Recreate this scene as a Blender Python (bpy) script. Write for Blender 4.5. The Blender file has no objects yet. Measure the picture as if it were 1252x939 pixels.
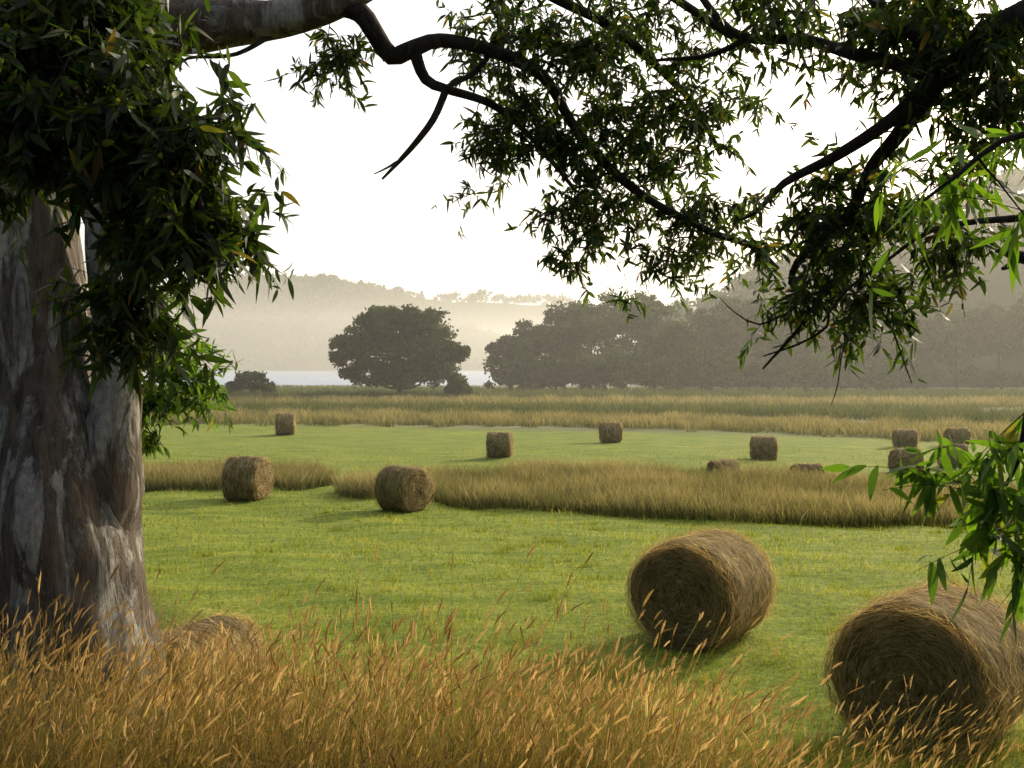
import bpy, math, random
import numpy as np
from mathutils import Vector, noise
random.seed(7); rng=np.random.default_rng(11)
sc=bpy.context.scene
sc.view_settings.view_transform='Standard'; sc.view_settings.look='None'; sc.view_settings.exposure=0
CZ=3.3; F=1400.0
def W(a,b,d):
    """image pixel coordinates (a right, b down) at distance d -> world"""
    return np.array([(a-626)/F*d, d, CZ-(b-448)/F*d])
def sm(a,b,t):
    t=np.clip((t-a)/(b-a),0,1); return t*t*(3-2*t)
def gz(x,y):
    x=np.asarray(x,float); y=np.asarray(y,float)
    end=10.0-0.25*np.clip(x,-4,8)
    z=-1.0*sm(14,34,y)+1.7*(1-sm(2.5,end,y))*(1-.35*sm(.6,2.6,x))
    z=z+0.05*np.sin(x*0.7+1.3)*np.sin(y*0.5)*sm(6,14,y)+0.03*np.sin(x*1.9+y*1.1)
    z=z-2.5*sm(262,285,y)
    return z
# ---------------------------------------------------------------- mesh helpers
class G:
    def __init__(s): s.V=[];s.Q=[];s.R=[];s.T=[];s.M=[];s.n=0
    def add(s,V,Q,R=None,T=None,m=0):
        V=np.asarray(V,float).reshape(-1,3); Q=np.asarray(Q).reshape(-1,4)
        s.V.append(V); s.Q.append(Q+s.n); s.n+=len(V)
        s.R.append(np.full(len(V),0.5) if R is None else R); s.T.append(np.zeros(len(V)) if T is None else T)
        s.M.append(np.full(len(Q),m))
    def make(s,name,mats,parent=None,smooth=True):
        V=np.concatenate(s.V);Q=np.concatenate(s.Q);me=bpy.data.meshes.new(name)
        me.vertices.add(len(V));me.vertices.foreach_set('co',V.ravel())
        me.loops.add(Q.size);me.loops.foreach_set('vertex_index',Q.ravel().astype(np.int32))
        me.polygons.add(len(Q));me.polygons.foreach_set('loop_start',np.arange(0,Q.size,4,dtype=np.int32))
        try: me.polygons.foreach_set('loop_total',np.full(len(Q),4,dtype=np.int32))
        except Exception: pass
        me.polygons.foreach_set('material_index',np.concatenate(s.M).astype(np.int32))
        me.polygons.foreach_set('use_smooth',np.full(len(Q),smooth))
        for nm,a in(('rnd',s.R),('tt',s.T)):
            at=me.attributes.new(nm,'FLOAT','POINT');at.data.foreach_set('value',np.concatenate(a).astype(np.float32))
        me.update(calc_edges=True)
        for m in mats: me.materials.append(m)
        o=bpy.data.objects.new(name,me);sc.collection.objects.link(o)
        if parent: o.parent=parent
        return o
def empty(name,loc=(0,0,0)):
    o=bpy.data.objects.new(name,None);sc.collection.objects.link(o);return o
def nrm(a): return a/np.maximum(np.linalg.norm(a,axis=-1,keepdims=True),1e-9)
def ribbon(g,base,d,L,wd,bend=None,segs=3,prof=None,m=0,rnd=None,side=None):
    N=len(base); d=nrm(d)
    L=np.broadcast_to(L,(N,));wd=np.broadcast_to(wd,(N,))
    if side is None: side=rng.normal(size=(N,3))
    side=nrm(side-(side*d).sum(1,keepdims=True)*d)
    t=np.linspace(0,1,segs+1)
    if bend is None: bend=np.zeros((N,3))
    P=base[:,None]+d[:,None]*(L[:,None]*t)[...,None]+bend[:,None]*(L[:,None]*t**2)[...,None]
    w=(np.maximum(1-t,0.04)if prof is None else prof(t))
    off=side[:,None]*(wd[:,None]*w[None]*.5)[...,None]
    V=np.stack([P-off,P+off],2).reshape(-1,3)
    k=np.arange(segs); q=np.stack([2*k,2*k+1,2*k+3,2*k+2],1)
    Q=(q[None]+(np.arange(N)*(2*(segs+1)))[:,None,None]).reshape(-1,4)
    r=rng.random(N) if rnd is None else rnd
    g.add(V,Q,np.repeat(r,2*(segs+1)),np.tile(np.repeat(t,2),N),m)
    return P
def catmull(P,R,step):
    P=np.asarray(P,float);R=np.asarray(R,float)
    Pe=np.vstack([2*P[0]-P[1],P,2*P[-1]-P[-2]]);out=[];ro=[]
    for i in range(len(P)-1):
        p0,p1,p2,p3=Pe[i:i+4];n=max(2,int(np.linalg.norm(p2-p1)/step))
        for k in range(n):
            t=k/n
            out.append(.5*((2*p1)+(-p0+p2)*t+(2*p0-5*p1+4*p2-p3)*t*t+(-p0+3*p1-3*p2+p3)*t**3));ro.append(R[i]*(1-t)+R[i+1]*t)
    out.append(P[-1]);ro.append(R[-1]);return np.array(out),np.array(ro)
def tube(g,P,R,ns=8,step=.08,amp=0.0,fr=3.0,wob=0,flute=0,m=0):
    P,R=catmull(P,R,step)
    if wob:
        for i in range(1,len(P)):
            v=Vector(P[i]*2.2); P[i]+=wob*np.array([noise.noise(v),noise.noise(v+Vector((9,2,3))),noise.noise(v+Vector((1,7,5)))])
    n=len(P);T=nrm(np.gradient(P,axis=0));u=np.cross(T[0],[0.3,1,.1]);u/=np.linalg.norm(u)
    V=np.zeros((n,ns,3));ph=np.linspace(0,2*np.pi,ns,endpoint=False)
    s=0
    for i in range(n):
        u=u-T[i]*u.dot(T[i]);u/=np.linalg.norm(u);w=np.cross(T[i],u)
        if i: s+=np.linalg.norm(P[i]-P[i-1])
        for j,p in enumerate(ph):
            r=R[i];c,sn=math.cos(p),math.sin(p)
            if amp:
                r*=1+amp*noise.noise(Vector((c*fr,sn*fr,s*.9+3)))+amp*.35*noise.noise(Vector((c*fr*3,sn*fr*3,s*2.5)))
            if flute: r*=1+flute*math.exp(-s*1.6)*(math.sin(5*p+1)*.5+.6)
            V[i,j]=P[i]+r*(c*u+sn*w)
    i,j=np.meshgrid(np.arange(n-1),np.arange(ns),indexing='ij')
    Q=np.stack([i*ns+j,i*ns+(j+1)%ns,(i+1)*ns+(j+1)%ns,(i+1)*ns+j],-1).reshape(-1,4)
    g.add(V,Q,None,None,m);return P
# ---------------------------------------------------------------- materials
def mat(name):
    m=bpy.data.materials.new(name);m.use_nodes=True;nt=m.node_tree;nt.nodes.clear()
    return m,nt,nt.nodes.new('ShaderNodeOutputMaterial')
def ramp(nt,stops):
    r=nt.nodes.new('ShaderNodeValToRGB');e=r.color_ramp.elements
    while len(e)<len(stops): e.new(.5)
    for i,(p,c) in enumerate(stops): e[i].position=p;e[i].color=(*c,1)
    return r
def leafmat(name,stops,trcol,tr=.4,rough=.5,spec=.3,rootshade=None):
    m,nt,out=mat(name);L=nt.links
    a=nt.nodes.new('ShaderNodeAttribute');a.attribute_name='rnd'
    r=ramp(nt,stops);L.new(a.outputs['Fac'],r.inputs[0])
    col=r.outputs[0]
    if rootshade:  # shade between the stems painted in: colour darkens towards the root
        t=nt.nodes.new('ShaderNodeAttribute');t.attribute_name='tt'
        mx=nt.nodes.new('ShaderNodeMixRGB');mx.blend_type='MULTIPLY';mx.inputs[2].default_value=(*rootshade,1)
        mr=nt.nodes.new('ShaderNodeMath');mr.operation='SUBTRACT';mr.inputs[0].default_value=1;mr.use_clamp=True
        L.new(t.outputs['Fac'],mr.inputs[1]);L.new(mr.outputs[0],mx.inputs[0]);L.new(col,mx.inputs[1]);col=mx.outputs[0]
    p=nt.nodes.new('ShaderNodeBsdfPrincipled');p.inputs['Roughness'].default_value=rough;p.inputs['Specular IOR Level'].default_value=spec
    L.new(col,p.inputs['Base Color'])
    tn=nt.nodes.new('ShaderNodeBsdfTranslucent')
    mm=nt.nodes.new('ShaderNodeMixRGB');mm.blend_type='MULTIPLY';mm.inputs[0].default_value=1;mm.inputs[2].default_value=(*trcol,1)
    L.new(col,mm.inputs[1]);L.new(mm.outputs[0],tn.inputs[0])
    mx2=nt.nodes.new('ShaderNodeMixShader');mx2.inputs[0].default_value=tr
    L.new(p.outputs[0],mx2.inputs[1]);L.new(tn.outputs[0],mx2.inputs[2]);L.new(mx2.outputs[0],out.inputs[0]);return m
M_leaf=leafmat('eucalypt_leaf',[(0,(.013,.021,.007)),(.5,(.024,.04,.011)),(.93,(.042,.063,.016)),(1,(.12,.07,.025))],(3.2,3.5,.9),.38,.5,.25)
M_leaf2=leafmat('eucalypt_leaf_backlit',[(0,(.035,.065,.012)),(.6,(.06,.11,.018)),(.95,(.09,.15,.02)),(1,(.14,.12,.03))],(2.5,2.7,.7),.5,.5,.25)  # brighter copy of the leaf for backlit sprays, backlight put into the colour
M_far=leafmat('distant_leaf',[(0,(.022,.036,.012)),(.6,(.042,.062,.018)),(1,(.08,.1,.028))],(1.6,1.8,.8),.3,.7,.15)
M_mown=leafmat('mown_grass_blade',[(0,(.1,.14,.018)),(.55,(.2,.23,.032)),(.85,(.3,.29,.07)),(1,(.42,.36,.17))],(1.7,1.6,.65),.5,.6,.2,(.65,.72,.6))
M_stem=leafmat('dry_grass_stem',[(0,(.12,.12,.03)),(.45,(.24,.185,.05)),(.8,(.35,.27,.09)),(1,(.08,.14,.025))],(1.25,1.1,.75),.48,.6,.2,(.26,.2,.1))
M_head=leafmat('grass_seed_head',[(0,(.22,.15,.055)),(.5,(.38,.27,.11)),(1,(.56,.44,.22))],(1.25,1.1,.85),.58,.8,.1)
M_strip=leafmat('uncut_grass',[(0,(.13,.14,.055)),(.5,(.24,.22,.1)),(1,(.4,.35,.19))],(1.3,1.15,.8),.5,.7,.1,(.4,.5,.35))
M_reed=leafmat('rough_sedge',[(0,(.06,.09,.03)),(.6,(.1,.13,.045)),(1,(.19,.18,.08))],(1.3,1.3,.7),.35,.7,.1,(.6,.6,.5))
def barkmat(name,dark):
    m,nt,out=mat(name);L=nt.links;N=nt.nodes
    tc=N.new('ShaderNodeTexCoord')
    def nz(sc,det,rough,dist):
        mp=N.new('ShaderNodeMapping');mp.inputs['Scale'].default_value=sc;L.new(tc.outputs['Object'],mp.inputs[0])
        n=N.new('ShaderNodeTexNoise');n.inputs['Scale'].default_value=1.0;n.inputs['Detail'].default_value=det;n.inputs['Roughness'].default_value=rough;n.inputs['Distortion'].default_value=dist;L.new(mp.outputs[0],n.inputs[0]);return n.outputs[0]
    n1=nz((16,16,2.6),10,.7,.7);n2=nz((5.,5.,1.4),9,.66,.7);n3=nz((28,28,18),6,.7,0)
    if dark: r1=ramp(nt,[(.3,(.015,.011,.008)),(.7,(.06,.045,.03))]);r2=ramp(nt,[(.3,(.05,.04,.03)),(.7,(.09,.075,.06))])
    else:
        r1=ramp(nt,[(.3,(.03,.021,.015)),(.45,(.11,.083,.06)),(.6,(.18,.14,.105)),(.75,(.26,.22,.18))])
        r2=ramp(nt,[(.3,(.23,.205,.175)),(.7,(.5,.465,.41))])
    L.new(n1,r1.inputs[0]);L.new(n3,r2.inputs[0])
    f=ramp(nt,[(.485,(0,0,0)),(.55,(1,1,1))]);L.new(n2,f.inputs[0])
    mx=N.new('ShaderNodeMixRGB');L.new(f.outputs[0],mx.inputs[0]);L.new(r1.outputs[0],mx.inputs[1]);L.new(r2.outputs[0],mx.inputs[2])
    p=N.new('ShaderNodeBsdfPrincipled');p.inputs['Roughness'].default_value=.8;p.inputs['Specular IOR Level'].default_value=.2;L.new(mx.outputs[0],p.inputs['Base Color'])
    ml=N.new('ShaderNodeMath');ml.operation='MULTIPLY_ADD';ml.inputs[1].default_value=-.35;L.new(f.outputs[0],ml.inputs[0]);L.new(n1,ml.inputs[2])
    m3=N.new('ShaderNodeMath');m3.operation='MULTIPLY_ADD';m3.inputs[1].default_value=.3;L.new(n3,m3.inputs[0]);L.new(ml.outputs[0],m3.inputs[2])
    b=N.new('ShaderNodeBump');b.inputs['Strength'].default_value=1;b.inputs['Distance'].default_value=.07;L.new(m3.outputs[0],b.inputs['Height']);L.new(b.outputs[0],p.inputs['Normal'])
    L.new(p.outputs[0],out.inputs[0]);return m
M_bark=barkmat('gum_bark',False);M_twig=barkmat('twig_bark',True)
def haymat():
    m,nt,out=mat('hay');L=nt.links;N=nt.nodes
    tc=N.new('ShaderNodeTexCoord');sp=N.new('ShaderNodeSeparateXYZ');L.new(tc.outputs['Object'],sp.inputs[0])
    def math_(op,a,b=None):
        n=N.new('ShaderNodeMath');n.operation=op
        for i,v in enumerate((a,b)):
            if v is None: continue
            if isinstance(v,(int,float)): n.inputs[i].default_value=v
            else: L.new(v,n.inputs[i])
        return n.outputs[0]
    y,z,x=sp.outputs[1],sp.outputs[2],sp.outputs[0]
    r=math_('SQRT',math_('ADD',math_('MULTIPLY',y,y),math_('MULTIPLY',z,z)))
    c=math_('DIVIDE',y,math_('MAXIMUM',r,.01));s=math_('DIVIDE',z,math_('MAXIMUM',r,.01))
    cb=N.new('ShaderNodeCombineXYZ')
    L.new(math_('ADD',math_('MULTIPLY',x,32),math_('MULTIPLY',c,3)),cb.inputs[0]);L.new(math_('MULTIPLY',r,34),cb.inputs[1]);L.new(math_('MULTIPLY',s,3.5),cb.inputs[2])
    n1=N.new('ShaderNodeTexNoise');n1.inputs['Scale'].default_value=1;n1.inputs['Detail'].default_value=6;n1.inputs['Roughness'].default_value=.7;n1.inputs['Distortion'].default_value=.8;L.new(cb.outputs[0],n1.inputs[0])
    n2=N.new('ShaderNodeTexNoise');n2.inputs['Scale'].default_value=3.5;n2.inputs['Detail'].default_value=4;L.new(tc.outputs['Object'],n2.inputs[0])
    r1=ramp(nt,[(.34,(.045,.032,.013)),(.47,(.2,.15,.06)),(.58,(.4,.31,.135)),(.75,(.62,.5,.27))]);L.new(n1.outputs[0],r1.inputs[0])
    r2=ramp(nt,[(.3,(.5,.45,.38)),(.6,(1.,1.,1.))]);L.new(n2.outputs[0],r2.inputs[0])
    mx=N.new('ShaderNodeMixRGB');mx.blend_type='MULTIPLY';mx.inputs[0].default_value=1;L.new(r1.outputs[0],mx.inputs[1]);L.new(r2.outputs[0],mx.inputs[2])
    p=N.new('ShaderNodeBsdfPrincipled');p.inputs['Roughness'].default_value=.85;p.inputs['Specular IOR Level'].default_value=.15;L.new(mx.outputs[0],p.inputs['Base Color'])
    b=N.new('ShaderNodeBump');b.inputs['Strength'].default_value=1;b.inputs['Distance'].default_value=.06;L.new(n1.outputs[0],b.inputs['Height']);L.new(b.outputs[0],p.inputs['Normal'])
    L.new(p.outputs[0],out.inputs[0]);return m
M_hay=haymat()
M_straw=leafmat('straw',[(0,(.12,.09,.04)),(.5,(.36,.28,.13)),(1,(.68,.56,.32))],(1.3,1.1,.75),.5,.7,.2)
def groundmat():
    m,nt,out=mat('field_ground');L=nt.links;N=nt.nodes
    g=N.new('ShaderNodeNewGeometry');sp=N.new('ShaderNodeSeparateXYZ');L.new(g.outputs['Position'],sp.inputs[0])
    def nz(scale,det,rough=.6,stretch=(1,1,1),dist=0):
        mp=N.new('ShaderNodeMapping');mp.inputs['Scale'].default_value=stretch;L.new(g.outputs['Position'],mp.inputs[0])
        n=N.new('ShaderNodeTexNoise');n.inputs['Scale'].default_value=scale;n.inputs['Detail'].default_value=det;n.inputs['Roughness'].default_value=rough;n.inputs['Distortion'].default_value=dist;L.new(mp.outputs[0],n.inputs[0]);return n.outputs[0]
    fine=nz(9,10,.75);mid=nz(.8,8,.72,(.45,1.5,1),.5);big=nz(.06,4,.6,(.5,1,1))
    r1=ramp(nt,[(.3,(.05,.08,.013)),(.45,(.13,.175,.023)),(.6,(.22,.26,.034)),(.8,(.4,.37,.11))]);L.new(fine,r1.inputs[0])
    r2=ramp(nt,[(.32,(.6,.72,.6)),(.5,(1.05,1.05,1)),(.66,(1.6,1.35,1.5))]);L.new(mid,r2.inputs[0])
    mx=N.new('ShaderNodeMixRGB');mx.blend_type='MULTIPLY';mx.inputs[0].default_value=1;L.new(r1.outputs[0],mx.inputs[1]);L.new(r2.outputs[0],mx.inputs[2])
    rr=ramp(nt,[(.3,(.09,.11,.04)),(.5,(.19,.19,.08)),(.7,(.28,.25,.12))]);
    far=nz(.05,6,.7,(.35,1.5,1));L.new(far,rr.inputs[0])
    # rough pasture beyond the mown field
    ad=N.new('ShaderNodeMath');ad.operation='MULTIPLY_ADD';L.new(sp.outputs[0],ad.inputs[0]);ad.inputs[1].default_value=.42;L.new(sp.outputs[1],ad.inputs[2])
    a2=N.new('ShaderNodeMath');a2.operation='MULTIPLY_ADD';L.new(big,a2.inputs[0]);a2.inputs[1].default_value=14;L.new(ad.outputs[0],a2.inputs[2])
    mr=N.new('ShaderNodeMapRange');mr.inputs['From Min'].default_value=82;mr.inputs['From Max'].default_value=87;L.new(a2.outputs[0],mr.inputs['Value'])
    mx2=N.new('ShaderNodeMixRGB');L.new(mr.outputs[0],mx2.inputs[0]);L.new(mx.outputs[0],mx2.inputs[1]);L.new(rr.outputs[0],mx2.inputs[2])
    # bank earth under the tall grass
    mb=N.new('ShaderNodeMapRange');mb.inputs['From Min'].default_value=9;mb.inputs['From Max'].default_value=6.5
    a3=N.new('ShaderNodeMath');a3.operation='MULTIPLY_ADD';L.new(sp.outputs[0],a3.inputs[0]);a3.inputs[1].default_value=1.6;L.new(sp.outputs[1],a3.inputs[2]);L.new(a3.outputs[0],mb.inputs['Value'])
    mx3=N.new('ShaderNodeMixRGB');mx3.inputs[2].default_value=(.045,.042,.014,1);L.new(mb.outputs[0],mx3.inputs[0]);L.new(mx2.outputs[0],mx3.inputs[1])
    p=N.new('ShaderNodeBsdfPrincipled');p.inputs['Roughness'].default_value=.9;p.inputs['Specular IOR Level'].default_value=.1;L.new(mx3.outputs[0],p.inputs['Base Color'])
    b=N.new('ShaderNodeBump');b.inputs['Strength'].default_value=.8;b.inputs['Distance'].default_value=.05;L.new(fine,b.inputs['Height']);L.new(b.outputs[0],p.inputs['Normal'])
    L.new(p.outputs[0],out.inputs[0]);return m
M_ground=groundmat()
def hillmat():
    m,nt,out=mat('forest_floor');L=nt.links;N=nt.nodes
    g=N.new('ShaderNodeNewGeometry');n=N.new('ShaderNodeTexNoise');n.inputs['Scale'].default_value=.05;n.inputs['Detail'].default_value=8;L.new(g.outputs['Position'],n.inputs[0])
    r=ramp(nt,[(.35,(.02,.03,.014)),(.7,(.05,.062,.025))]);L.new(n.outputs[0],r.inputs[0])
    p=N.new('ShaderNodeBsdfPrincipled');p.inputs['Roughness'].default_value=1;p.inputs['Specular IOR Level'].default_value=0;L.new(r.outputs[0],p.inputs['Base Color']);L.new(p.outputs[0],out.inputs[0]);return m
M_hill=hillmat()
def watermat():
    m,nt,out=mat('lake_water');L=nt.links;N=nt.nodes
    g=N.new('ShaderNodeNewGeometry');mp=N.new('ShaderNodeMapping');mp.inputs['Scale'].default_value=(.3,.9,1);L.new(g.outputs['Position'],mp.inputs[0])
    n=N.new('ShaderNodeTexNoise');n.inputs['Scale'].default_value=1;n.inputs['Detail'].default_value=5;L.new(mp.outputs[0],n.inputs[0])
    p=N.new('ShaderNodeBsdfPrincipled');p.inputs['Base Color'].default_value=(.2,.28,.4,1);p.inputs['Roughness'].default_value=.25;p.inputs['IOR'].default_value=1.33
    b=N.new('ShaderNodeBump');b.inputs['Strength'].default_value=1.;b.inputs['Distance'].default_value=.7;L.new(n.outputs[0],b.inputs['Height']);L.new(b.outputs[0],p.inputs['Normal'])
    L.new(p.outputs[0],out.inputs[0]);return m
M_water=watermat()
# ---------------------------------------------------------------- terrain
def grid(name,xs,ys,zf,m):
    X,Y=np.meshgrid(xs,ys);Z=zf(X,Y);g=G();nx=len(xs);ny=len(ys)
    i,j=np.meshgrid(np.arange(ny-1),np.arange(nx-1),indexing='ij')
    Q=np.stack([i*nx+j,i*nx+j+1,(i+1)*nx+j+1,(i+1)*nx+j],-1)
    g.add(np.stack([X,Y,Z],-1),Q);return g.make(name,[m])
xs=np.concatenate([-np.geomspace(3500,12,60),np.linspace(-11.5,11.5,70),np.geomspace(12,3500,60)])
ys=np.concatenate([-np.geomspace(400,3,15),np.linspace(-2,40,110),np.geomspace(41,260,60),np.linspace(262,290,10),np.geomspace(300,4000,30)])
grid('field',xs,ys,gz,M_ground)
grid('lake',np.linspace(-1800,400,12),np.linspace(264,2100,12),lambda X,Y:X*0-1.25,M_water)
# hills
def fbm(X,Y,s,seed=0,o=4):
    out=np.zeros(X.shape)
    for idx in np.ndindex(X.shape): out[idx]=noise.fractal(Vector((X[idx]*s+seed,Y[idx]*s,seed)),1,2,o)
    return out
def far_hill(D,pts,name,depth,tree,seed,x0,x1,rough):
    px=[p[0] for p in pts];pz=[p[1] for p in pts]
    bx=(np.array(px)-626)/F*D;bz=CZ+(448-np.array(pz))/F*D
    def zf(X,Y):
        r=np.interp(X,bx,bz);k=sm(D-depth,D,Y)*(1-.8*sm(D,D+depth*1.5,Y))
        return -3+(r+3-tree*.7)*k+fbm(X,Y,1/110.,seed)*rough*k
    xs=np.linspace(x0,x1,90);ys=np.linspace(D-depth,D+depth*1.5,36)
    grid(name,xs,ys,zf,M_hill)
    return zf
def crown(g,c,r,ncl,nl,size,flat=.8,m=0,top=True):
    """leaf clumps spread through an uneven crown volume"""
    c=np.asarray(c,float);r=np.asarray(r,float)
    d=nrm(rng.normal(size=(ncl,3)));d[:,2]=np.where(d[:,2]<-.35,-d[:,2]*.6,d[:,2])
    k=(.45+.55*rng.random(ncl)**.5)*(1+.12*rng.normal(size=ncl))
    cc=c+d*r*k[:,None]
    rr=(r.mean()*(.17+.13*rng.random(ncl)))
    p=cc[:,None]+np.clip(rng.normal(size=(ncl,nl,3)),-2,2)*rr[:,None,None]*np.array([.6,.6,.42*flat])
    p=p.reshape(-1,3);N=len(p)
    rv=np.clip(np.repeat(rng.random(ncl),nl)*.6+rng.random(N)*.4,0,1)
    ribbon(g,p,rng.normal(size=(N,3)),size*(.6+.8*rng.random(N)),size*(.5+.5*rng.random(N)),segs=1,prof=lambda t:np.ones_like(t),rnd=rv,m=m)
h1=far_hill(1500,[(-700,380),(-200,350),(100,352),(240,347),(330,336),(400,337),(450,352),(520,378),(600,410),(700,440)],'hill',330,10,3,-1200,120,9)
h2=far_hill(2100,[(-200,380),(300,356),(420,350),(480,358),(560,368),(640,366),(700,374),(800,380),(1000,370),(1400,350)],'hill',600,14,8,-900,1300,12)
def rh(x): return np.interp(x,[30,56,93,156,300,600],[2,18,34,58,100,140])
def zr(X,Y): return -3+ (rh(X)+fbm(X,Y,1/35.,5)*3)*sm(215,360,Y)*(1-.7*sm(420,700,Y))+1.0*sm(200,215,Y)
grid('wooded_hill',np.linspace(30,600,70),np.linspace(200,700,50),zr,M_hill)
g=G()
n=620
x=rng.uniform(35,330,n);y=rng.uniform(225,400,n)
for a,b in zip(x,y):
    if a/b<0.12: continue
    s=rng.uniform(4,7);z=float(zr(np.array([[a]]),np.array([[b]]))[0,0])
    crown(g,(a,b,z+s*.7),(s,s,s*.9),8,24,1.1)
for zf,D,n,s0,sp in((h1,1500,260,9,(-1000,80)),(h2,2100,330,12,(-500,1000))):
    for k in range(n):
        a=rng.uniform(*sp);b=D+rng.uniform(-60,60);z=float(zf(np.array([[a]]),np.array([[b]]))[0,0]);s=s0*rng.uniform(.6,1.25)*(1.0 if D>2000 else .7)
        crown(g,(a,b,z+s*.8),(s,s,s*.7),5,10,s*.35)
# forest texture on the near face of the far hills
for k in range(1500):
    a=rng.uniform(-620,60);b=rng.uniform(1200,1500);z=float(h1(np.array([[a]]),np.array([[b]]))[0,0]);s=rng.uniform(5,10)
    crown(g,(a,b,z+s*.5),(s*1.4,s,s*.8),4,8,s*.4)
g.make('distant_forest',[M_far],smooth=False)
# tree line beyond the paddocks
def trunk_simple(g,x,y,z,h,r,m=0):
    tube(g,[(x,y,z-.3),(x+rng.normal()*.3,y,z+h*.4),(x+rng.normal()*.8,y+rng.normal()*.5,z+h*.8)],[r,r*.7,r*.3],6,1.0,m=m)
gt=G()
spec=[(625,412,195,28,1.),(655,395,200,30,1),(690,378,205,38,1),(722,372,195,36,1),(760,360,200,42,1),(795,362,205,40,1),(830,395,190,30,1),(868,378,205,38,1),(905,362,210,42,1),(945,372,205,40,1),(985,385,200,40,1),(1030,380,205,42,1),(1075,390,200,42,1),(1120,385,205,45,1),(1170,380,200,45,1),(1225,370,200,50,1),(1280,360,200,50,1),(1340,350,200,50,1),
 (640,440,185,26,1),(740,430,185,40,1),(680,440,186,30,1),(800,440,185,35,1),(870,440,188,36,1),(940,445,188,36,1),(1010,440,188,38,1),(1090,445,188,38,1)]
for (u,v,d,rw,_) in spec:
    top=W(u,v,d);rx=rw/F*d;zb=-1.;rz=(top[2]-zb)*.5;c=(top[0],d,top[2]-rz*.95)
    crown(gt,c,(rx,rx,rz*1.0),46,110,.42)
    # sub-dome on the top to break the outline
    for q in range(3):
        crown(gt,(top[0]+rng.uniform(-.6,.6)*rx,d+rng.uniform(-2,2),top[2]-rz*rng.uniform(.25,.6)),(rx*.5,rx*.5,rz*.32),9,95,.38)
    crown(gt,(top[0]+rng.uniform(-3,3),d-3,zb+1.6),(rx*.8,3,2.2),16,60,.4)
    trunk_simple(gt,top[0],d,zb,top[2]-zb,.3,1)
gt.make('tree_line',[M_far,M_twig],smooth=False)
# lone paddock tree
def lone(name,u,v,d,rw,hz,parts,ls):
    e=empty(name);g=G();t=G();top=W(u,v,d);zb=float(gz(top[0],d));H=top[2]-zb;X=top[0]
    for (du,dz,fr,fz) in parts:
        R=rw/F*d
        crown(g,(X+du*R,d+rng.uniform(-.2,.2)*R,zb+dz*H),(fr*R,fr*R,fz*H),26,90,ls)
        if H>6: tube(t,[(X,d,zb+H*.12),(X+du*R*.5,d,zb+dz*H*.6),(X+du*R*.9,d,zb+dz*H)],[.22,.14,.05],6,.6)
    tube(t,[(X,d,zb-.3),(X+.1,d,zb+H*.2),(X,d,zb+H*.7)],[.05*H*.8,.035*H*.7,.1],8,.5)
    g.make('foliage',[M_far],e,False);t.make('trunk',[M_twig],e)
lone('paddock_tree',488,374,150,82,0,[(0,.74,.6,.24),(-.45,.55,.52,.24),(.45,.57,.52,.26),(0,.42,.7,.26),(-.65,.42,.33,.2),(.65,.4,.36,.2),(.3,.82,.35,.15),(-.25,.85,.35,.13),(-.4,.22,.5,.18),(.45,.22,.5,.18),(0,.25,.5,.2),(-.15,.6,.5,.25),(.85,.5,.18,.1),(-.8,.58,.2,.09)],.36)
lone('bush',308,450,150,28,0,[(0,.6,.6,.35),(-.5,.35,.5,.3),(.5,.35,.5,.3)],.28)
lone('bush',560,458,146,16,0,[(0,.6,.6,.35),(-.5,.35,.5,.3),(.5,.35,.5,.3)],.28)
# ---------------------------------------------------------------- rough grass bands
def band(g,poly,n,h,wd,head=.3,lean=(-.05,0),m=0,edge=.6):
    poly=np.array(poly,float);lo=poly.min(0);hi=poly.max(0)
    P=rng.uniform(lo,hi,size=(int(n*2.2),2));inside=np.zeros(len(P),bool);j=len(poly)-1
    off=np.array([noise.noise(Vector((p[0]*.5,p[1]*.5,3)))*edge*1.6 for p in P]) if edge else 0
    Py=P[:,1]+off
    for i in range(len(poly)):
        xi,yi=poly[i];xj,yj=poly[j]
        cnd=((yi>Py)!=(yj>Py))&(P[:,0]<(xj-xi)*(Py-yi)/(yj-yi+1e-9)+xi);inside^=cnd;j=i
    P=P[inside][:n];N=len(P);z=gz(P[:,0],P[:,1])-.02;b=np.column_stack([P,z])
    patch=np.array([noise.noise(Vector((p[0]*.35,p[1]*.35,8))) for p in P])
    d=rng.normal(size=(N,3))*.22+np.array([lean[0],lean[1],1.]);hh=h*(.45+.5*rng.random(N)+.35*patch)
    rv=np.clip(.5+.8*patch+.3*rng.normal(size=N),0,1)
    ribbon(g,b,d,hh,wd*(.6+.8*rng.random(N)),bend=rng.normal(size=(N,3))*np.array([.25,.25,0]),segs=2,prof=lambda t:np.interp(t,[0,.5,1],[1,.9,.1]),rnd=rv,m=m)
gs=G()
band(gs,[(-6.1,38.5),(-4.9,37),(0,34.5),(6,31),(12.5,28),(22,25),(24,33),(14,40),(4,45),(-4,43.5)],80000,.85,.019,edge=1.0)
band(gs,[(-22,40),(-13,39),(-7.2,40),(-6.2,41.5),(-8,45),(-16,46),(-22,46)],22000,.85,.02,edge=.8)
gs.make('uncut_grass_strip',[M_strip])
gs=G()
band(gs,[(-40,88),(-18,84),(0,82),(15,75),(27,63),(45,52),(50,62),(30,80),(12,92),(-10,99),(-40,100)],60000,.95,.04,edge=2.5)
band(gs,[(-60,125),(60,118),(90,125),(90,135),(-60,142)],30000,1.1,.08,edge=3,m=0)
band(gs,[(-60,103),(-12,102),(20,96),(45,75),(75,70),(75,84),(30,108),(-20,115),(-60,115)],40000,1.2,.06,edge=2,m=1)
band(gs,[(-60,146),(90,140),(90,158),(-60,162)],40000,1.4,.09,edge=3,m=1)
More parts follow.
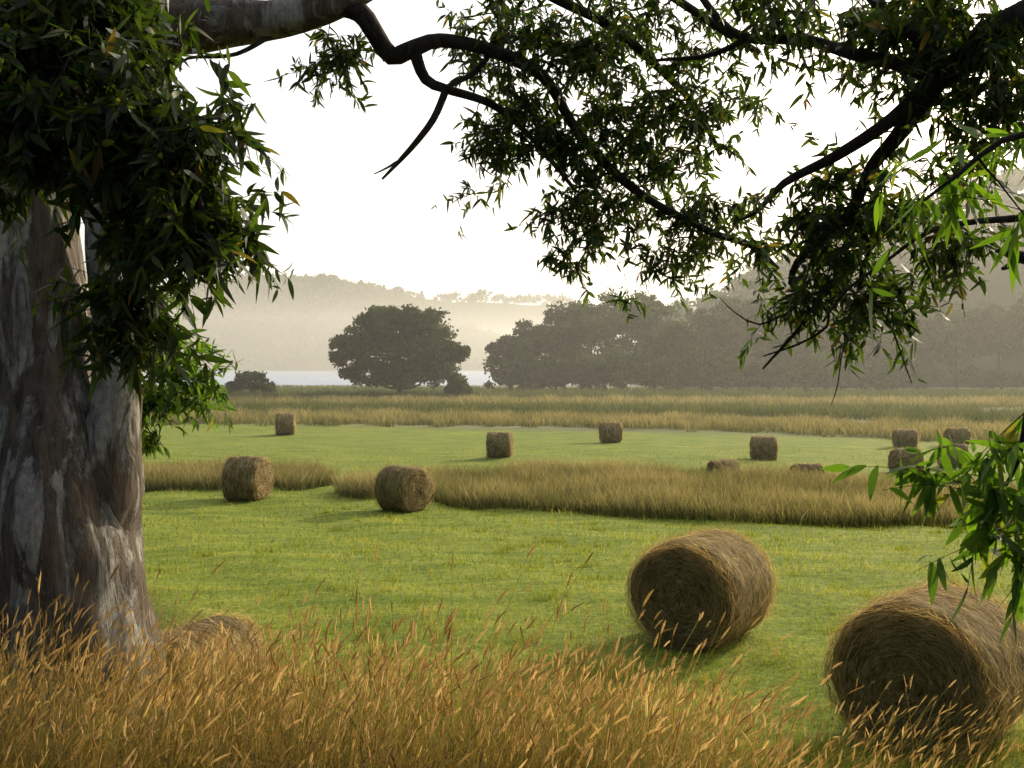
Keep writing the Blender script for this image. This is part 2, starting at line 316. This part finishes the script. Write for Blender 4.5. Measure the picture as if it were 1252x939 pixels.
band(gs,[(-110,205),(0,185),(120,175),(120,190),(-110,250)],16000,.8,.13,edge=4,m=1)
gs.make('rough_pasture_grass',[M_strip,M_reed])
# ---------------------------------------------------------------- mown grass
g=G();N=200000
D=1/rng.uniform(1/60,1/4.5,N);x=rng.uniform(-.62,.62,N)*D
z=gz(x,D);sc_=np.clip(D/12,.6,3)
pt=np.array([noise.fractal(Vector((a*.5,b*.9,1)),1,2,3) for a,b in zip(x,D)])
hh=(.035+.07*rng.random(N)+.07*np.clip(pt,0,1))*np.clip(D/18,.8,1.8)
ribbon(g,np.column_stack([x,D,z-.005]),rng.normal(size=(N,3))*.5+np.array([0,0,1]),hh,.008*sc_,segs=1,prof=lambda t:np.array([1,.15]),rnd=np.clip(.47+.55*pt+.22*rng.normal(size=N),0,1))
# taller tufts missed by the mower
for k in range(220):
    d=1/rng.uniform(1/36,1/9.5);a=rng.uniform(-.45,.5)*d;n=rng.integers(15,60)
    q=np.column_stack([a+rng.normal(size=n)*.13,d+rng.normal(size=n)*.08]);b=np.column_stack([q,gz(q[:,0],q[:,1])])
    ribbon(g,b,rng.normal(size=(n,3))*.35+np.array([0,0,1]),.06+.13*rng.random(n),.009*max(1,d/14),bend=rng.normal(size=(n,3))*.2,segs=2,rnd=np.clip(rng.random(n)*.6+.1,0,1))
g.make('mown_grass',[M_mown])
# ---------------------------------------------------------------- tall foreground grass
hp=lambda t:np.interp(t,[0,.12,.4,.75,1],[.3,.85,1,.8,.12])
def tallgrass(g,x,y,h,lean,headf=1.0,nb=2):
    N=len(x);z=gz(x,y)-.02;b=np.column_stack([x,y,z]);rv=rng.random(N)
    d=rng.normal(size=(N,3))*.13+np.array([0,0,1.]);d[:,0]+=lean*.4
    bend=np.column_stack([lean*rng.uniform(.1,1.,N)+rng.normal(size=N)*.18,rng.normal(size=N)*.14,-.06*np.ones(N)])
    P=ribbon(g,b,d,h,.0034,bend=bend,segs=4,prof=lambda t:np.interp(t,[0,1],[1,.45]),rnd=rv)
    tip=P[:,-1];td=nrm(P[:,-1]-P[:,-2]);td=td+np.array([.05,0,0])
    k=rng.random(N)<headf;n=k.sum();hl=.045+.045*rng.random(n);hw=.006+.004*rng.random(n);bb=tip[k]-td[k]*.01
    bd=rng.normal(size=(n,3))*.1+np.array([.06,0,-.06]);sd=rng.normal(size=(n,3))
    ribbon(g,bb,td[k],hl,hw,bend=bd,segs=4,prof=hp,m=1,rnd=rv[k],side=sd)
    ribbon(g,bb,td[k],hl,hw,bend=bd,segs=4,prof=hp,m=1,rnd=rv[k],side=np.cross(td[k],sd))
    # bristles
    for q in range(3):
        t=rng.uniform(.1,.8,n)[:,None];o=bb+nrm(td[k])*hl[:,None]*t+bd*(hl[:,None]*t**2)
        ribbon(g,o,td[k]+rng.normal(size=(n,3))*.45,.018+.012*rng.random(n),.002,segs=1,m=1,rnd=rv[k])
    for q in range(nb):
        t=rng.uniform(.0,.45,N)[:,None];bb2=b+d*h[:,None]*t*.9
        dd=rng.normal(size=(N,3))*.45+np.array([0,0,1.])
        ribbon(g,bb2,dd,h*rng.uniform(.25,.5,N),.006,bend=rng.normal(size=(N,3))*np.array([.5,.5,.1])+np.array([.05,0,-.35]),segs=3,rnd=np.clip(rv*.6+rng.random(N)*.4,0,1),prof=lambda t:np.interp(t,[0,.3,1],[.7,1,.05]))
g=G();N=19500
y=rng.uniform(3.4,9.3,N);x=rng.uniform(-.6,.4,N)*y*1.05
cl=np.array([noise.noise(Vector((a*1.3,b*1.3,5))) for a,b in zip(x,y)])
edge=.2+.18*y+.6*cl
far=8.0-.35*np.clip(x+1.6,0,4)+1.5*cl
pr=1/(1+np.exp((x-edge)*4))*(1/(1+np.exp((y-far)*2.5)))*np.clip(.75+1.2*cl,.2,1)
k=rng.random(N)<pr;x=x[k];y=y[k];cl=cl[k]
h=(.4+.42*rng.random(len(x))+.3*cl)*(1-.18*sm(-.3,1.5,x))*(1+.17*sm(5,8,y))+.36*(rng.random(len(x))<.09)*rng.random(len(x))
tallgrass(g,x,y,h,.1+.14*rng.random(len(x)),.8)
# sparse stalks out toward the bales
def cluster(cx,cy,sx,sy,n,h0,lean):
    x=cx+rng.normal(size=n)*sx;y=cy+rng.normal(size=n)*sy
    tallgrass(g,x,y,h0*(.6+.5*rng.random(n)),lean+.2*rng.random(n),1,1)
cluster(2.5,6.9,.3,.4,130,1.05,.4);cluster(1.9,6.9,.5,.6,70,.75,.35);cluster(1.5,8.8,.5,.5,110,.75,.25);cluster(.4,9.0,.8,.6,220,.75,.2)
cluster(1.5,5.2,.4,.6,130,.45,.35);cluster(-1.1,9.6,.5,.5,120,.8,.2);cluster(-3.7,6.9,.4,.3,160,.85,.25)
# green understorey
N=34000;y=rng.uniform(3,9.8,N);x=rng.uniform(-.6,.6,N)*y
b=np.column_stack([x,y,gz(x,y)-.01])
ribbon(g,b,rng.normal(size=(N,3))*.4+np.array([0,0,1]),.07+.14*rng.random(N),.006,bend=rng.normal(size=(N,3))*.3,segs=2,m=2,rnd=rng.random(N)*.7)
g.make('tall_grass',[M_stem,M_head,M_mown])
# ---------------------------------------------------------------- hay bales
def bale(u,vb,size,yaw,wide=1.0,ln=1.2,ns=600,D=None,lumps=.02):
    # solve distance where the sight line meets the ground
    if D is None:
        D=15.
        for _ in range(60): D=.5*D+.5*(CZ-float(gz((u-626)/F*D,D)))*F/(vb-448)
    X=(u-626)/F*D;R=size/F*D/2
    g=G();nseg=96
    prof=[(-.5,.0),(-.5,.12),(-.505,.3),(-.5,.5),(-.495,.7),(-.48,.86),(-.455,.94),(-.41,.985)]+[(a,1.0) for a in np.linspace(-.36,.36,17)]+[(.41,.985),(.455,.94),(.48,.86),(.495,.7),(.5,.5),(.505,.3),(.5,.12),(.5,0)]
    sd=rng.uniform(0,50);V=np.zeros((len(prof),nseg,3))
    for i,(a,r) in enumerate(prof):
        for j in range(nseg):
            p=2*math.pi*j/nseg;c,s=math.cos(p),math.sin(p)
            nn=noise.fractal(Vector((a*5+sd,c*1.8*r,s*1.8*r)),1,2,3)*lumps*1.8+noise.noise(Vector((a*22+sd,c*2,s*2)))*lumps*.9
            rr=r*R*(1+nn);zz=s*rr
            if zz<-.9*R: zz=-.9*R-(-.9*R-zz)*.25
            ax=a*ln*(1+nn*.8)+ (0.06*noise.noise(Vector((r*9+sd,c*1.5,s*1.5))) if abs(a)>.45 else 0)
            V[i,j]=(ax,c*rr*wide,zz)
    nr=len(prof);i,j=np.meshgrid(np.arange(nr-1),np.arange(nseg),indexing='ij')
    Q=np.stack([i*nseg+j,i*nseg+(j+1)%nseg,(i+1)*nseg+(j+1)%nseg,(i+1)*nseg+j],-1)
    g.add(V,Q)
    # loose straws
    ph=rng.uniform(0,2*np.pi,ns);on=rng.random(ns)<.55
    rad=np.where(on,np.sqrt(rng.random(ns))*.99,1.0)*R;ax=np.where(on,np.sign(rng.normal(size=ns))*.5,rng.uniform(-.48,.48,ns))*ln
    c=np.cos(ph);s=np.sin(ph);out=np.where(on[:,None],np.column_stack([np.sign(ax),0*c,0*c]),np.column_stack([0*c,c,s]))
    tan=np.column_stack([0*c,-s,c])*np.where(rng.random(ns)<.5,1,-1)[:,None]
    b=np.column_stack([ax,c*rad*wide,np.maximum(s*rad,-.9*R)])
    scl=max(1,D/16)
    d=tan+out*rng.uniform(.0,.4,ns)[:,None]+rng.normal(size=(ns,3))*.25
    ribbon(g,b+out*.008,d,rng.uniform(.08,.32,ns),.0045*scl,bend=-out*.22+rng.normal(size=(ns,3))*.16,segs=3,m=1,side=np.cross(out,tan)+rng.normal(size=(ns,3))*.4)
    o=g.make('hay_bale',[M_hay,M_straw]);gzv=float(gz(X,D))
    o.location=(X,D+R*.3,gzv+.9*R);o.rotation_euler=(0,0,math.radians(yaw));return o
bale(862,785,133,56,1.08,1.25,12000)
bale(1152,915,192,50,1.08,1.2,15000)
bale(232,812,118,70,1.05,1.2,6000,D=10.6)
bale(492,625,57,-40,1.0,1.25,2600)
bale(300,612,56,-12,1.0,1.2,2600)
for u,v,s,yw in((348,531,27,8),(611,559,32,-6),(747,541,26,10),(935,563,31,-5),(1110,580,33,4),(1167,571,30,-8),(1108,547,23,0),(1172,545,23,5),(885,585,24,30),(988,588,22,10)):
    bale(u,v,s,yw,1.,1.15,900)
# ---------------------------------------------------------------- foreground eucalypts
lp=lambda t:np.sin(np.pi*np.clip(t,0.02,.985)**.75)**.8
def foliage(nodes,blobs,gw,gl,leaf=.1,thick=.006,droop=.6,mi=0,lw=.25,nl=(8,15)):
    nodes=[np.array(n) for n in nodes];cs=[]
    for (u,v,d,ru,rv,n) in blobs:
        for k in range(n):
            while True:
                a,b=rng.uniform(-1,1,2)
                if a*a+b*b<1: break
            dd=d+rng.uniform(-1,1)*max(ru,rv)/F*d*.9
            p=W(u+a*ru,v+b*rv,d);p[1]=dd;cs.append(p)
    cs=np.array(cs);A=np.array(nodes)
    order=np.argsort([np.min(np.linalg.norm(A-c,axis=1)) for c in cs])
    B=[];Dr=[];LL=[]
    for ci in order:
        c=cs[ci];A=np.array(nodes);dist=np.linalg.norm(A-c,axis=1);k=int(np.argmin(dist+.35*np.maximum(0,c[2]-A[:,2])));s=A[k];L=dist[k]
        if L>.05:
            mid=(s+c)/2+np.array([rng.normal()*.12*L,rng.normal()*.12*L,.16*L]);q=[s,mid,c]
            P=tube(gw,q,[thick*(1+L),thick*.8,thick*.5],5,.07,wob=.04)
            nodes.extend(list(P[1::2]))
        nt=rng.integers(4,7)
        for j in range(nt):
            dr=rng.normal(size=3);dr[2]=dr[2]*.8-.3*droop;dr/=np.linalg.norm(dr);l=rng.uniform(.08,.32)
            e=c+dr*l+np.array([0,0,-.04]);m_=(c+e)/2+np.array([0,0,.02])
            tube(gw,[c,m_,e],[thick*.45,thick*.35,thick*.2],3,.1)
            n=rng.integers(*nl);t=rng.uniform(.15,1,n)[:,None]
            B.append(c*(1-t)+e*t+np.array([0,0,.02])*(4*t*(1-t)));dd=rng.normal(size=(n,3))*.75+dr*.4;dd[:,2]-=droop;Dr.append(dd);LL.append(leaf*rng.uniform(.55,1.25,n))
    B=np.vstack(B);Dr=np.vstack(Dr);LL=np.concatenate(LL)
    ribbon(gl,B,Dr,LL,LL*lw*rng.uniform(.8,1.2,len(LL)),bend=rng.normal(size=B.shape)*.18+np.array([0,0,-.1]),segs=5,prof=lp,m=mi)
def br(g,pts,ns=10,amp=.12,wob=.02,step=.05):
    P=[W(p[0],p[1],p[2]) for p in pts];R=[p[3]/F*p[2] for p in pts]
    return list(tube(g,P,R,ns,step,amp,2.0,wob))
# --- left tree
e=empty('eucalyptus_tree');gw=G();D0=7.5
tb=G()
def T(u,v,d=D0): return W(u,v,d)
z0=float(gz(-2.9,7.5))
base=T(85,900);base[2]=z0-.3
tube(tb,[base,T(85,850),T(80,700),T(76,600),T(66,520),T(52,420),T(42,330),T(30,230),T(10,100),T(0,-60),T(-20,-300)],np.array([116,106,97,90,76,66,60,56,50,46,30])/F*D0,96,.04,.18,1.8,.03,.2)
tube(tb,[T(112,700,7.45),T(128,600,7.4),T(140,520,7.35),T(142,430,7.35),T(134,330,7.4),T(128,240,7.4),T(120,100,7.45),T(100,-80,7.5)],np.array([40,44,32,27,25,23,20,14])/F*D0,56,.05,.16,1.6,.03)
tube(tb,[T(20,200,7.5),T(60,130,7.4),T(120,75,7.25),T(190,42,7.1),T(250,32,7.0),T(330,26,7.0),T(400,8,7.0),T(470,-25,7.0),T(600,-70,7.1),T(760,-90,7.2)],np.array([44,42,38,35,31,22,19,16,13,8])/F*D0,32,.05,.12,1.6,.03)
tb.make('trunk',[M_bark],e)
nodes=[]
B=gw
nodes+=br(B,[(405,5,7.0,13),(440,18,7.,13),(462,48,7.05,12),(480,72,7.1,12),(508,62,7.1,11),(540,52,7.15,9),(600,62,7.2,8),(660,95,7.3,7),(700,150,7.3,6),(740,200,7.3,6),(800,250,7.2,5),(870,283,7.1,4.5),(920,300,7.,4),(950,330,7.,3.5)])
nodes+=br(B,[(508,65,7.1,8),(520,100,7.1,7),(545,112,7.1,6),(600,128,7.2,5),(650,170,7.2,3.5),(700,230,7.3,2.5)])
nodes+=br(B,[(545,112,7.1,5),(530,150,7.05,4.5),(512,175,7.0,4),(492,196,7.,3.2),(466,220,7.,1.5)],8)
nodes+=br(B,[(492,196,7.,2),(475,206,7.,1.5),(456,214,7,.8)],5)
nodes+=br(B,[(545,110,7.1,4),(585,85,7.2,4),(615,40,7.3,3.5),(640,0,7.3,3)],6)
nodes+=br(B,[(600,-70,7.1,8),(660,-10,7.2,7),(740,30,7.3,6),(800,80,7.4,5),(850,130,7.5,4),(880,190,7.5,3)])
nodes+=br(B,[(740,-90,7.2,7),(800,-20,7.3,6),(870,30,7.3,5),(930,70,7.3,4)])
br(B,[(380,14,7.,6),(340,40,7.,4),(290,68,6.9,3),(230,75,6.8,2),(205,100,6.8,1)],6)
gl=G()
foliage(nodes,[(625,45,7.2,75,55,24),(690,110,7.3,85,65,32),(650,175,7.3,45,50,14),(780,80,7.4,75,65,23),(750,205,7.3,65,50,22),(825,170,7.3,55,65,19),(870,262,7.2,50,38,14),(710,275,7.3,50,32,12),(840,312,7.1,50,18,8),(720,5,7.3,190,25,28),(895,110,7.3,40,60,6),(410,70,7.05,20,24,8),(395,90,7.,10,10,2),(595,160,7.2,22,30,4),(700,318,7.2,25,12,3),(920,310,7.,25,20,4)],gw,gl,.078,.005,nl=(9,18))
foliage([W(580,225,7.2),W(763,335,7.2),W(520,220,7.1)],[(578,240,7.2,4,4,1),(763,362,7.2,4,4,1)],gw,gl,.075,.002)
# near left canopy (a low bough of the same tree reaching toward the lane)
n2=[]
n2+=br(gw,[(-60,-200,6.0,30),(20,-60,5.2,20),(80,30,4.6,12),(150,90,4.3,8),(210,170,4.1,6),(245,250,4.1,4),(255,320,4.1,3)])
n2+=br(gw,[(20,-60,5.2,14),(0,60,4.8,9),(20,170,4.5,7),(90,230,4.4,5),(140,290,4.4,4),(160,350,4.4,2.5)])
foliage(n2,[(60,20,4.5,105,50,44),(50,110,4.4,80,60,38),(20,180,4.4,40,40,10),(160,120,4.2,50,65,22),(215,200,4.2,45,60,22),(250,290,4.2,40,45,18),(180,270,4.3,35,45,12),(150,370,4.4,26,30,9),(15,240,4.5,20,15,2),(185,380,4.4,20,18,4),(130,15,4.6,45,30,12),(110,200,4.4,40,30,10),(275,170,4.2,18,40,4),(160,420,4.4,14,18,3)],gw,gl,.088,.005,nl=(8,16))
gl.make('foliage',[M_leaf],e)
gl=G()
n3=br(gw,[(130,300,7.9,5),(170,340,8.1,4),(205,390,8.2,3),(215,450,8.2,2.5),(200,510,8.2,2)])
foliage(n3,[(205,430,8.2,42,35,14),(190,500,8.2,26,45,14),(240,465,8.2,24,22,6),(180,380,8.2,20,30,5)],gw,gl,.085)
gl.make('backlit_foliage',[M_leaf2],e)  # backlit sprig behind the trunk, brightness painted into the leaf colour
gw.make('branches',[M_twig],e)
# --- right tree
e=empty('eucalyptus_tree');gw=G();gl=G();tk=G()
tx,ty=4.6,2.6;tz=float(gz(tx,ty))
tube(tk,[(tx,ty,tz-.3),(tx,ty,tz+1),(tx-.2,ty+.1,tz+2.6),(tx-.1,ty+.3,tz+4.2),(tx+.3,ty+.4,tz+7)],[.45,.34,.28,.24,.15],40,.08,.13,1.6,.03,.25)
tk.make('trunk',[M_bark],e)
n=[]
s0=np.array([tx-.1,ty+.25,tz+3.4])
P=[s0,np.array([3.3,3.6,5.2])]+[W(*p) for p in[(1252,18,4.4),(1195,62,4.5),(1145,98,4.55)]]
n+=list(tube(gw,P,[.13,.1,.062,.055,.05],14,.05,.14,2,.02))
n+=br(gw,[(1145,98,4.55,13),(1090,148,4.6,9),(1025,190,4.7,7),(960,222,4.8,5),(925,258,4.8,2.5),(900,268,4.8,1)])
n+=br(gw,[(1145,98,4.55,14),(1095,170,4.7,10),(1065,205,4.8,8),(1035,262,4.9,7),(985,305,5,5),(968,345,5,4),(990,380,5,3),(965,420,5,2.2),(935,455,5,1.2)])
n+=br(gw,[(1145,98,4.55,13),(1100,85,4.7,10),(1040,72,4.8,8),(980,50,5,7),(915,46,5.1,6),(880,25,5.2,5),(840,-30,5.3,4)])
n+=br(gw,[(1145,98,4.55,10),(1130,60,4.6,9),(1080,20,4.7,8),(1040,-30,4.8,7)])
n+=br(gw,[(915,46,5.1,4),(860,70,5.2,3.5),(800,78,5.3,2)],6)
n+=br(gw,[(1320,250,3.6,8),(1252,266,3.7,5),(1200,270,3.8,4),(1130,285,3.9,3),(1080,320,4,2),(1040,350,4.1,2),(1010,390,4.2,1.5)],8)
br(gw,[(1330,330,3.6,10),(1252,312,3.7,8),(1232,306,3.7,6),(1218,305,3.7,2)],8)
br(gw,[(1250,312,3.7,5),(1236,322,3.7,4),(1226,326,3.7,2)],8)
br(gw,[(968,345,5,2.5),(1005,375,5,2),(1010,400,5,2),(975,425,5,1.5),(935,440,5,1)],5)
br(gw,[(1035,262,4.9,4),(1060,300,4.9,3),(1050,350,4.9,2.5),(1080,390,4.9,1.5),(1100,440,4.9,1),(1112,470,4.9,.6)],6)
br(gw,[(1060,380,4.9,1.6),(1030,420,4.9,1.2),(1022,470,4.9,.8),(1015,495,4.9,.5)],5)
br(gw,[(968,380,5,1.6),(930,400,5,1.2),(900,385,5,.8),(880,365,5,.5)],5)
foliage(n,[(1040,30,4.9,110,35,22),(1170,25,4.5,90,45,28),(950,15,5,60,25,9),(1000,215,4.9,35,35,4),(1050,265,4.9,45,40,10),(1110,225,4.7,40,45,9),(1010,325,5,38,30,9),(1170,300,4.6,28,22,6),(1100,340,4.9,45,25,8),(1050,385,5,45,18,7),(980,385,5,20,25,5),(1190,150,4.5,45,55,11),(1230,110,4.4,30,60,10),(975,275,4.9,20,20,3),(935,390,5,8,8,1),(920,240,4.8,14,14,1),(1120,90,4.7,40,40,6)],gw,gl,.07,.004,nl=(8,16))
gl.make('foliage',[M_leaf],e)
gl=G()
n4=br(gw,[(1400,120,2.6,9),(1300,150,2.5,6),(1220,170,2.5,4),(1170,210,2.5,3),(1130,240,2.5,2)],8)
foliage(n4,[(1200,190,2.6,40,30,1),(1140,240,2.6,20,20,1),(1245,230,2.5,20,30,1)],gw,gl,.092,.003,1.2,0,.18,(6,11))
n5=br(gw,[(1420,420,2.8,8),(1330,440,2.7,6),(1265,480,2.6,4),(1245,560,2.6,3),(1225,600,2.6,2)],8)
foliage(n5,[(1222,600,2.6,20,20,2),(1250,670,2.6,14,35,2),(1255,520,2.6,14,24,2),(1195,600,2.6,8,8,1)],gw,gl,.075,.003,.8,0,.27)
gl.make('backlit_foliage',[M_leaf2],e)  # backlit sprays at the right, in the leaf colour painted brighter
gw.make('branches',[M_twig],e)
# ---------------------------------------------------------------- mist over the valley
bpy.ops.mesh.primitive_cube_add(size=1);o=bpy.context.object;o.name='mist';o.location=(0,2030,26);o.scale=(6000,4000,70)
m,nt,out=mat('mist');v=nt.nodes.new('ShaderNodeVolumeScatter');v.inputs['Color'].default_value=(.98,.96,.87,1);v.inputs['Density'].default_value=.00078;v.inputs['Anisotropy'].default_value=.45
nt.links.new(v.outputs[0],out.inputs['Volume']);o.data.materials.append(m)
# ---------------------------------------------------------------- light
AZ=math.radians(42);EL=math.radians(21)
S=Vector((math.sin(AZ)*math.cos(EL),math.cos(AZ)*math.cos(EL),math.sin(EL)))
l=bpy.data.lights.new('sun','SUN');l.energy=5;l.angle=math.radians(.6);l.color=(1,.87,.62)
lo=bpy.data.objects.new('sun',l);sc.collection.objects.link(lo);lo.rotation_euler=S.to_track_quat('Z','Y').to_euler()
w=bpy.data.worlds.new('World');sc.world=w;w.use_nodes=True;nt=w.node_tree;nt.nodes.clear();L=nt.links
ou=nt.nodes.new('ShaderNodeOutputWorld');bg=nt.nodes.new('ShaderNodeBackground');sk=nt.nodes.new('ShaderNodeTexSky');sk.sky_type='NISHITA';sk.sun_disc=False
sk.sun_elevation=EL;sk.sun_rotation=AZ;sk.air_density=1.0;sk.dust_density=6;sk.ozone_density=1
# thin high cloud / haze, brightest around the sun
tc=nt.nodes.new('ShaderNodeTexCoord');dp=nt.nodes.new('ShaderNodeVectorMath');dp.operation='DOT_PRODUCT';dp.inputs[1].default_value=S;L.new(tc.outputs['Generated'],dp.inputs[0])
mr=nt.nodes.new('ShaderNodeMapRange');mr.interpolation_type='SMOOTHSTEP';mr.inputs['From Min'].default_value=-.1;mr.inputs['From Max'].default_value=.6;mr.inputs['To Min'].default_value=.2;mr.inputs['To Max'].default_value=7;L.new(dp.outputs['Value'],mr.inputs['Value'])
mu=nt.nodes.new('ShaderNodeVectorMath');mu.operation='SCALE';mu.inputs[0].default_value=(1,.98,.92);L.new(mr.outputs[0],mu.inputs['Scale'])
ad=nt.nodes.new('ShaderNodeVectorMath');ad.operation='ADD';L.new(sk.outputs[0],ad.inputs[0]);L.new(mu.outputs[0],ad.inputs[1])
bg.inputs[1].default_value=.125;L.new(ad.outputs[0],bg.inputs[0]);L.new(bg.outputs[0],ou.inputs[0])
# ---------------------------------------------------------------- camera
c=bpy.data.cameras.new('camera');co=bpy.data.objects.new('camera',c);sc.collection.objects.link(co)
co.location=(0,0,CZ);c.sensor_width=36;c.lens=F/1252*36;co.rotation_euler=(math.radians(90-.88),0,0);c.clip_end=9000;c.clip_start=.05
sc.camera=co
